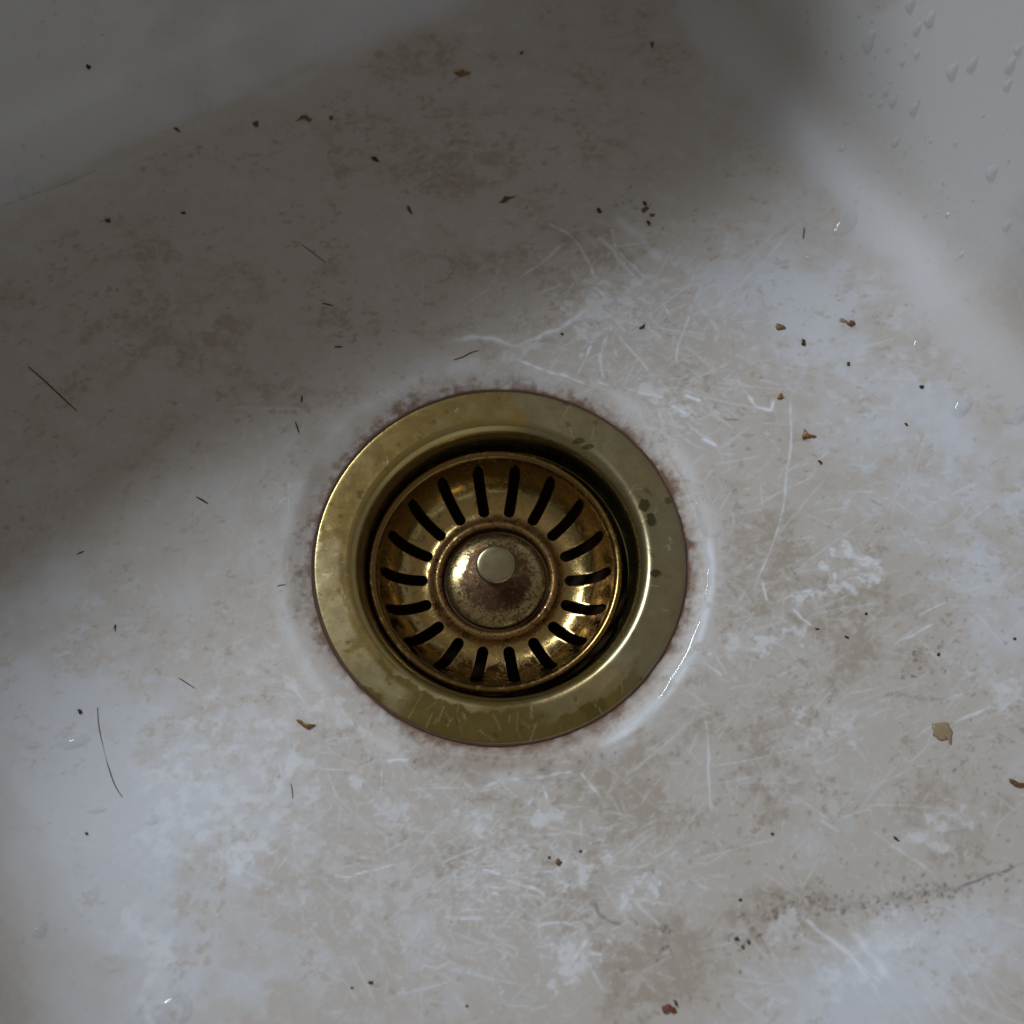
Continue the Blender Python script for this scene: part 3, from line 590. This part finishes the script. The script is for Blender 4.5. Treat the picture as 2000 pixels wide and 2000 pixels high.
for i, (x_, y_, l_) in enumerate(wall):
    L = l_/5.0; W = L*(.5+.2*random.random()) if l_ > 16 else L*.75
    lab = named.get((x_, y_), 'small clear water drop clinging to the bare right basin wall')
    o = place_drop(x_, y_, L*1.25, W*1.15, W*.26, lab, G, .75 if l_ > 10 else .2, None, i); o.data.materials[0] = M_wall_water
place_drop(395, 200, 11, 5.2, 1.3, 'clear water drop on the back wall curve, the right one of two', 'water drops on the back wall curve', .7, None, 51)
place_drop(46, 366, 11, 6, 1.5, 'clear water drop on the back wall curve at the left edge', 'water drops on the back wall curve', .7, None, 52)
# drops and films on the floor
FD = 'water drops on the basin floor'
for i, (x_, y_, L, W, H, a, lob, lab) in enumerate([
        (338, 1972, 10.5, 9.5, 1.7, 20, .02, 'large round flat water drop cut by the bottom edge near the left corner'),
        (1878, 792, 10, 5.6, 1.2, 55, .05, 'elongated clear drop on the lit floor near the right edge'),
        (1798, 668, 9, 5.5, 1.0, 50, .05, 'clear drop with a curled glint right of the brown crumb pair'),
        (1650, 438, 12, 6.5, .9, 45, .06, 'shallow clear drop at the corner where shade meets light'),
        (1583, 503, 5.8, 3.0, .6, -5, .08, 'small flat oval drop left of the shaded corner'),
        (1655, 562, 3.6, 2.6, .6, 0, .15, 'tiny ragged drop below the shallow corner drop'),
        (1985, 812, 9, 4, 1.0, 25, .2, 'wavy water streak touching the right edge of the photo'),
        (1990, 795, 4, 1.5, .5, 25, .1, 'short water streak above the wavy one at the right edge'),
        (145, 1450, 9, 3.4, .8, 17, .22, 'wide ragged water streak with the brightest glint left of the curved hair'),
        (66, 1456, 6, 1.8, .5, 15, .25, 'thin ragged water streak at the far left below the black dot'),
        (190, 1582, 5, 1.6, .5, 12, .15, 'thin pair-like water streak under the curved hair'),
        (298, 1603, 4.4, 1.7, .55, 22, .15, 'short curved water streak right of and below the curved hair'),
        (563, 1571, 3.2, 1.4, .5, 35, .1, 'tiny water bead at the end of a thin brown thread'),
        (88, 1172, 4.2, 1.2, .45, 60, .1, 'tiny curved water trace in the shade at the left edge'),
        (276, 1229, 2.6, 1.2, .4, 20, .1, 'tiny water bead left of the drain below the shade'),
        (288, 1214, 1.1, .9, .35, 0, .1, 'pinhead water bead above a slightly larger one left of the drain'),
        (1399, 1043, 3.6, 1.3, .5, 38, .1, 'slim water bead just right of the drain flange'),
        (1424, 1361, 1.6, 1.1, .45, 60, .1, 'topmost of three pinhead beads in a row right of and below the drain'),
        (1410, 1378, 2.2, 1.2, .45, 60, .1, 'middle of three pinhead beads in a row right of and below the drain'),
        (1395, 1392, 2.4, 1.2, .45, 60, .1, 'lowest of three pinhead beads in a row right of and below the drain'),
        (1328, 978, 5, 1.2, .45, -70, .05, 'slim water bead lying against the right rim of the flange'),
        (1507, 1986, 2.2, 2, .6, 0, .1, 'single round bead at the bottom edge right of the rust flake'),
        (270, 1975, 1.8, 1.3, .45, 50, .1, 'pinhead bead left of the large round drop'),
        (767, 1727, 1.7, 1.3, .5, 0, .1, 'pinhead bead in the scratched patch below the drain'),
        (75, 1815, 5.5, 3.2, .8, 60, .1, 'small clear drop on the left wall curve near the bottom left')]):
    place_drop(x_, y_, L, W, H*(1.2 if W > 4 else 1.9), lab, FD, 0, a, 100+i, lob)
# thin crescent of water held by the step on the right of the drain
def crescent(a0, a1, r0, wmax, h, label):
    V, F_ = [], []; n, m_ = 70, 9
    for i in range(n+1):
        t = i/n; a = math.radians(a0+(a1-a0)*t); env = math.sin(math.pi*t)**.5
        wq = wmax*env*(.55+.9*float(vnoise(np.array([t*9.]), np.array([0.]), 1, 88)[0])); rc_ = r0+1.1*(float(vnoise(np.array([t*6.]), np.array([3.]), 1, 89)[0])-.5)
        for j in range(m_+1):
            s = j/m_*2-1; r = rc_+s*wq; xx, yy = r*math.cos(a), r*math.sin(a)
            zz = float(surface(np.array([xx]), np.array([yy]))[2][0])
            V.append((xx*MM, yy*MM, (zz-.03+(h*env+.03)*(1-s*s)**.7)*MM))
    for i in range(n):
        for j in range(m_): q0 = i*(m_+1)+j; F_.append((q0, q0+m_+1, q0+m_+2, q0+1))
    me = mesh_from('water_film', V, F_); o = link('water_film', me, M_water); tag(o, label, 'water'); return o
crescent(16, -14, 63.6, 1.0, .42, 'thin crescent of water held by the step right of the drain flange')
crescent(-17, -60, 63.9, 1.5, .36, 'longer whitish water film curving along the step below and right of the drain flange')

# ------------------------------------------------------------------ crumbs, flakes, hairs
M_brown = plain('wet_brown_crumb', (.13, .062, .018), .45); M_dark = plain('black_crumb', (.032, .020, .012), .5, 0, 1500, .7)
M_tan = plain('tan_food_flake', (.27, .205, .115), .3, 0, 600, .18); M_amber = plain('amber_crumb', (.20, .098, .018), .4)
M_rusty = plain('rust_red_flake', (.13, .035, .012), .5); M_hair = plain('dark_hair', (.03, .018, .01), .45)
def zf(x_, y_): return float(surface(np.array([float(x_)]), np.array([float(y_)]))[2][0])
def flake(name, cat, pts, th, m, label, group=None, jit=.25):
    """irregular little slab: outline in photo pixels, lumpy top, real thickness in mm"""
    P = [at(*p) for p in pts]; cx = sum(p[0] for p in P)/len(P); cy = sum(p[1] for p in P)/len(P)
    O = []                                              # two extra jittered points per edge
    for a, b in zip(P, P[1:]+P[:1]):
        e = math.dist(a, b)
        for t in (0, .34, .67): O.append((a[0]+(b[0]-a[0])*t+random.uniform(-1, 1)*e*.09, a[1]+(b[1]-a[1])*t+random.uniform(-1, 1)*e*.09))
    n = len(O); V, F_ = [], []
    for k, (sc_, zz) in enumerate(((.92, -.05), (.95, .35), (.75, .85), (.36, 1.0))):
        for (a, b) in O: V.append(((a-cx)*sc_*MM, (b-cy)*sc_*MM, (zz*th*(1+random.uniform(-jit, jit)))*MM))
    V.append((0, 0, th*MM*.9))
    for k in range(3):
        for i in range(n): F_.append((k*n+i, k*n+(i+1) % n, (k+1)*n+(i+1) % n, (k+1)*n+i))
    for i in range(n): F_.append((3*n+i, 3*n+(i+1) % n, 4*n))
    F_.append(tuple(range(n-1, -1, -1)))
    o = link(name, mesh_from(name, V, F_), m, None, (cx*MM, cy*MM, zf(cx, cy)*MM)); tag(o, label, cat, group); return o
FK = [('crumb', [(1565, 858), (1570, 838), (1580, 848), (1596, 853), (1580, 856)], .8, M_amber, 'brown arrowhead crumb on the lit floor right of the drain'),
      ('crumb', [(1514, 640), (1516, 633), (1526, 635), (1536, 641), (1518, 646)], .7, M_amber, 'amber crumb, the left one of the pair beneath the corner'),
      ('crumb', [(1652, 634), (1662, 627), (1670, 634), (1660, 641)], .8, M_brown, 'brown knotty crumb, the right one of the pair beneath the corner'),
      ('crumb', [(1637, 627), (1640, 623), (1654, 628), (1654, 633), (1644, 632)], .4, M_tan, 'pale little scrap touching the knotty brown crumb'),
      ('crumb', [(1564, 675), (1566, 663), (1573, 664), (1573, 677)], .7, M_dark, 'dark upright crumb under the amber crumb'),
      ('crumb', [(1517, 779), (1521, 770), (1526, 768), (1531, 777), (1524, 782)], .6, M_amber, 'small amber crumb beside the curled white scratch'),
      ('crumb', [(1792, 756), (1802, 755), (1803, 761), (1796, 762)], .5, M_dark, 'small grey-brown speck below the curled-glint drop'),
      ('crumb', [(1654, 708), (1660, 708), (1659, 716), (1654, 716)], .4, M_dark, 'tiny dark speck between the brown pair and the water drops'),
      ('crumb', [(1596, 900), (1600, 898), (1607, 905), (1604, 908)], .5, M_dark, 'tiny dark rod just below the brown arrowhead crumb'),
      ('crumb', [(1765, 827), (1770, 826), (1774, 832), (1770, 833)], .4, M_dark, 'tiny dark speck left of the elongated drop'),
      ('food_flake', [(1820, 1413), (1836, 1409), (1853, 1412), (1862, 1430), (1858, 1458), (1852, 1445), (1836, 1448), (1822, 1438)], .4, M_tan, 'round translucent tan flake with a small tail near the right side'),
      ('food_flake', [(577, 1406), (585, 1404), (600, 1416), (618, 1416), (604, 1425), (592, 1420)], .9, M_amber, 'wet tan crumb with a glint left of and below the drain'),
      ('twig', [(1969, 1521), (1975, 1521), (1986, 1529), (2010, 1532), (2010, 1540), (1984, 1537), (1972, 1530)], .9, M_brown, 'brown twig fragment crossing the right edge of the photo'),
      ('seed_husk', [(884, 144), (895, 143), (903, 137), (909, 143), (920, 145), (908, 150), (898, 151)], .9, M_amber, 'amber pointed seed husk high in the shaded back of the floor'),
      ('crumb', [(577, 243), (588, 232), (600, 228), (612, 238), (606, 243), (596, 236), (588, 237)], .7, M_amber, 'amber hook-shaped crumb in the shaded back left of the floor'),
      ('crumb', [(643, 230), (652, 229), (650, 238), (645, 236)], .4, M_brown, 'faint brown scrap right of the hook-shaped crumb'),
      ('crumb', [(494, 246), (508, 243), (506, 256), (498, 254)], .35, M_brown, 'faint brown scrap left of the hook-shaped crumb'),
      ('crumb', [(724, 307), (734, 307), (743, 318), (733, 316)], .7, M_dark, 'dark pointed crumb under the hook-shaped one, further right'),
      ('crumb', [(794, 402), (800, 405), (806, 420), (800, 417)], .7, M_brown, 'brown oblong crumb standing upright in the shade above the drain'),
      ('crumb', [(975, 398), (986, 384), (1008, 384), (994, 391), (988, 396)], .5, M_brown, 'brown wing-shaped flake in the shade above the drain'),
      ('crumb', [(1164, 408), (1171, 406), (1177, 414), (1170, 417)], .7, M_dark, 'dark oval crumb left of the brown cluster above the drain'),
      ('crumb', [(1252, 410), (1264, 402), (1270, 408), (1256, 416)], .6, M_brown, 'brown fragment in the cluster above the drain, the largest of it'),
      ('crumb', [(1254, 394), (1260, 393), (1264, 400), (1259, 402)], .5, M_dark, 'dark fragment at the top of the brown cluster above the drain'),
      ('crumb', [(1268, 418), (1280, 417), (1278, 423), (1270, 423)], .4, M_brown, 'small brown fragment at the lower right of the cluster above the drain'),
      ('crumb', [(1262, 432), (1268, 431), (1272, 438), (1267, 441)], .7, M_dark, 'black dot-like crumb just under the brown cluster above the drain'),
      ('crumb', [(1248, 1238*0+640), (1252, 638), (1261, 633), (1258, 641), (1249, 644)], .5, M_dark, 'short dark rod above the drain on the whitish scuffed patch'),
      ('crumb', [(1094, 651), (1100, 650), (1101, 655), (1096, 655)], .5, M_dark, 'tiny black dot on the scuff just above the drain'),
      ('crumb', [(152, 1387), (157, 1385), (163, 1391), (157, 1396)], .8, M_dark, 'black dot-like crumb on the bluish floor near the left edge'),
      ('crumb', [(170, 1627), (175, 1626), (177, 1630), (172, 1632)], .5, M_dark, 'small black speck low on the left below the water streaks'),
      ('crumb', [(718, 1917), (729, 1916), (729, 1922), (720, 1922)], .5, M_dark, 'dark speck near the bottom edge left of centre, the right one of two'),
      ('crumb', [(684, 1928), (690, 1927), (690, 1931), (685, 1931)], .4, M_dark, 'dark speck near the bottom edge left of centre, the left one of two'),
      ('crumb', [(909, 1963), (914, 1962), (914, 1967), (910, 1967)], .4, M_dark, 'tiny black speck at the bottom edge below the drain'),
      ('rust_flake', [(1292, 1965), (1304, 1960), (1318, 1968), (1324, 1978), (1312, 1979), (1306, 1972), (1300, 1981), (1293, 1976)], .7, M_rusty, 'rust-red flake with dark rim at the bottom edge right of centre'),
      ('rust_flake', [(1315, 1952), (1322, 1955), (1325, 1968), (1318, 1962)], .6, M_dark, 'dark sliver leaning on the rust-red flake'),
      ('crumb', [(1084, 1680), (1090, 1676), (1098, 1683), (1092, 1692), (1086, 1690)], .5, M_brown, 'brown grain right of the scratch cluster below the drain'),
      ('crumb', [(1070, 1673), (1075, 1672), (1075, 1678), (1070, 1677)], .4, M_dark, 'tiny dark grain above the brown grain below the drain'),
      ('crumb', [(1131, 1661), (1137, 1660), (1136, 1665), (1131, 1665)], .4, M_dark, 'tiny black grain left of the square white scuff below the drain'),
      ('crumb', [(1433, 1832), (1441, 1829), (1444, 1836), (1436, 1837)], .5, M_dark, 'upper grain of the dark group near the bottom right'),
      ('crumb', [(1460, 1838), (1465, 1837), (1464, 1845), (1460, 1844)], .5, M_dark, 'right grain of the dark group near the bottom right'),
      ('crumb', [(1446, 1848), (1450, 1845), (1455, 1853), (1450, 1854)], .5, M_brown, 'lower grain of the dark group near the bottom right'),
      ('crumb', [(1745, 1632), (1749, 1634), (1758, 1643), (1752, 1643), (1746, 1638)], .5, M_dark, 'dark comma-shaped grain right of centre in the lower right'),
      ('crumb', [(1442, 1756), (1448, 1754), (1449, 1760), (1443, 1760)], .45, M_dark, 'lone black grain above the dark group near the bottom right'),
      ('crumb', [(1505, 1627), (1511, 1626), (1511, 1632), (1506, 1631)], .45, M_dark, 'lone black grain right of and below the drain'),
      ('crumb', [(1690, 1196), (1694, 1195), (1694, 1201), (1689, 1201)], .45, M_dark, 'lone round black grain right of the drain in the stained patch'),
      ('crumb', [(1649, 1241), (1658, 1243), (1658, 1247), (1651, 1246)], .45, M_dark, 'dark oblong grain right of the drain below the round grain'),
      ('crumb', [(1592, 1226), (1600, 1227), (1600, 1230), (1593, 1230)], .4, M_dark, 'dark dash at the end of a curved white scratch right of the drain'),
      ('crumb', [(1830, 1276), (1835, 1274), (1836, 1281), (1830, 1281)], .45, M_dark, 'largest grain in the speckled patch at the right side'),
      ('crumb', [(1978, 1246), (1983, 1245), (1984, 1250), (1979, 1250)], .45, M_dark, 'black grain near the right edge above the speckled patch'),
      ('crumb', [(168, 128), (174, 124), (180, 131), (173, 136), (168, 134)], .8, M_dark, 'black round crumb high on the shaded back wall'),
      ('crumb', [(339, 248), (348, 247), (352, 262), (346, 258)], .8, M_dark, 'black ragged crumb on the curve of the back wall'),
      ('crumb', [(207, 432), (218, 430), (219, 438), (209, 438)], .6, M_brown, 'brown crumb at the left in the shaded floor'),
      ('crumb', [(353, 415), (363, 414), (363, 419), (355, 419)], .5, M_dark, 'dark oval crumb right of the brown one in the shaded floor'),
      ('crumb', [(1015, 103), (1022, 101), (1021, 107), (1016, 107)], .5, M_dark, 'dark grain right of the amber seed husk'),
      ('crumb', [(1270, 88), (1277, 86), (1275, 100), (1271, 98)], .5, M_brown, 'brown upright scrap near the top edge right of centre')]
for nm, pts, th, m_, lab in FK:
    if nm == 'crumb' and (pts[0][1] < 300 and pts[0][0] < 360):   # on the wall or its curve: seated on the surface there
        cxp = sum(p[0] for p in pts)/len(pts); cyp = sum(p[1] for p in pts)/len(pts); p, nrm = hit(cxp, cyp)
        o = flake(nm, 'crumb', pts, th, m_, lab); o.matrix_world = Matrix.Translation(p*MM) @ nrm.to_track_quat('Z', 'Y').to_matrix().to_4x4() @ Matrix.Scale(.75, 4)
    else: flake(nm, {'food_flake': 'food flake', 'seed_husk': 'seed husk', 'rust_flake': 'rust flake'}.get(nm, nm), pts, th, m_, lab)
def hair(name, cat, P, rad, label, group=None, m=None, gap=None):
    """thin tapering strand lying on the floor through points of the photograph"""
    Q = [Vector((*at(*p), 0)) for p in P]; C_ = []
    for i in range(len(Q)-1):
        p0, p1, p2, p3 = Q[max(i-1, 0)], Q[i], Q[i+1], Q[min(i+2, len(Q)-1)]
        for k in range(6):
            t = k/6; C_.append(.5*((2*p1)+(p2-p0)*t+(2*p0-5*p1+4*p2-p3)*t*t+(3*p1-p0-3*p2+p3)*t**3))
    C_.append(Q[-1]); c0 = C_[len(C_)//2].copy(); V, F_ = [], []; n = len(C_)
    for i, c in enumerate(C_):
        d = (C_[min(i+1, n-1)]-C_[max(i-1, 0)]).normalized(); s = Vector((-d.y, d.x, 0)); f = i/(n-1); r = rad*(.35+.65*math.sin(math.pi*min(max(f, .08), .92))**.5)
        r *= 1-.75*math.exp(-((f-gap)/.13)**2) if gap else 1
        z0 = zf(c.x, c.y)+r*.9
        for j in range(6):
            a = 2*math.pi*j/6; q_ = c-c0+s*math.cos(a)*r; V.append((q_.x*MM, q_.y*MM, (z0+math.sin(a)*r)*MM))
    for i in range(n-1):
        for j in range(6): F_.append((i*6+j, (i+1)*6+j, (i+1)*6+(j+1) % 6, i*6+(j+1) % 6))
    F_.append(tuple(range(6))); F_.append(tuple(range((n-1)*6+5, (n-1)*6-1, -1)))
    o = link(name, mesh_from(name, V, F_), m or M_hair, None, (c0.x*MM, c0.y*MM, 0)); tag(o, label, cat, group); return o
hair('hair', 'hair', [(55, 716), (85, 742), (115, 770), (150, 803)], .20, 'straight dark hair in the shade at the left edge of the floor')
hair('hair', 'hair', [(191, 1382), (194, 1420), (205, 1470), (214, 1502), (226, 1535), (240, 1557)], .145, 'long curved dark hair on the bluish floor at lower left', gap=.42)
hair('hair', 'hair', [(349, 1324), (362, 1332), (380, 1344)], .14, 'short straight hair left of and below the drain')
hair('bristle', 'bristle', [(384, 971), (395, 977), (406, 984)], .24, 'short dark bristle left of the drain in the half shade')
hair('bristle', 'bristle', [(590, 773), (589, 786)], .24, 'upper short dark bristle standing upright left above the drain')
hair('bristle', 'bristle', [(577, 824), (584, 845)], .22, 'lower leaning dark bristle left above the drain')
hair('bristle', 'bristle', [(630, 593), (640, 595), (650, 598)], .22, 'upper short brown bristle in the shade above left of the drain')
hair('bristle', 'bristle', [(654, 678), (669, 678)], .26, 'lower short brown bristle in the shade above left of the drain')
hair('hair', 'hair', [(886, 703), (905, 697), (920, 689), (935, 685)], .18, 'short dark brown hair touching the shade just above the drain')
hair('hair', 'hair', [(589, 478), (610, 493), (636, 514)], .13, 'fine grey hair in the shade above and left of the drain')
hair('bristle', 'bristle', [(1569, 450), (1567, 470)], .2, 'short dark bristle upright left of the shallow corner drop')
hair('hair', 'hair', [(222, 1229), (226, 1220), (225, 1234)], .14, 'tiny hair left of the drain beside two pinhead beads')
hair('hair', 'hair', [(568, 1530), (571, 1545), (572, 1560)], .12, 'thin brown thread ending at a tiny water bead')
hair('hair', 'hair', [(97, 60), (106, 60), (115, 53)], .2, 'short curved hair fragment on the back wall near the top left corner') if False else None
hair('hair', 'hair', [(541, 1145), (548, 1143), (558, 1142)], .13, 'tiny bent hair on the rubbed floor left of the drain')
hair('bristle', 'bristle', [(151, 1083), (160, 1079), (164, 1077)], .18, 'tiny dark bristle at the far left in the shade')
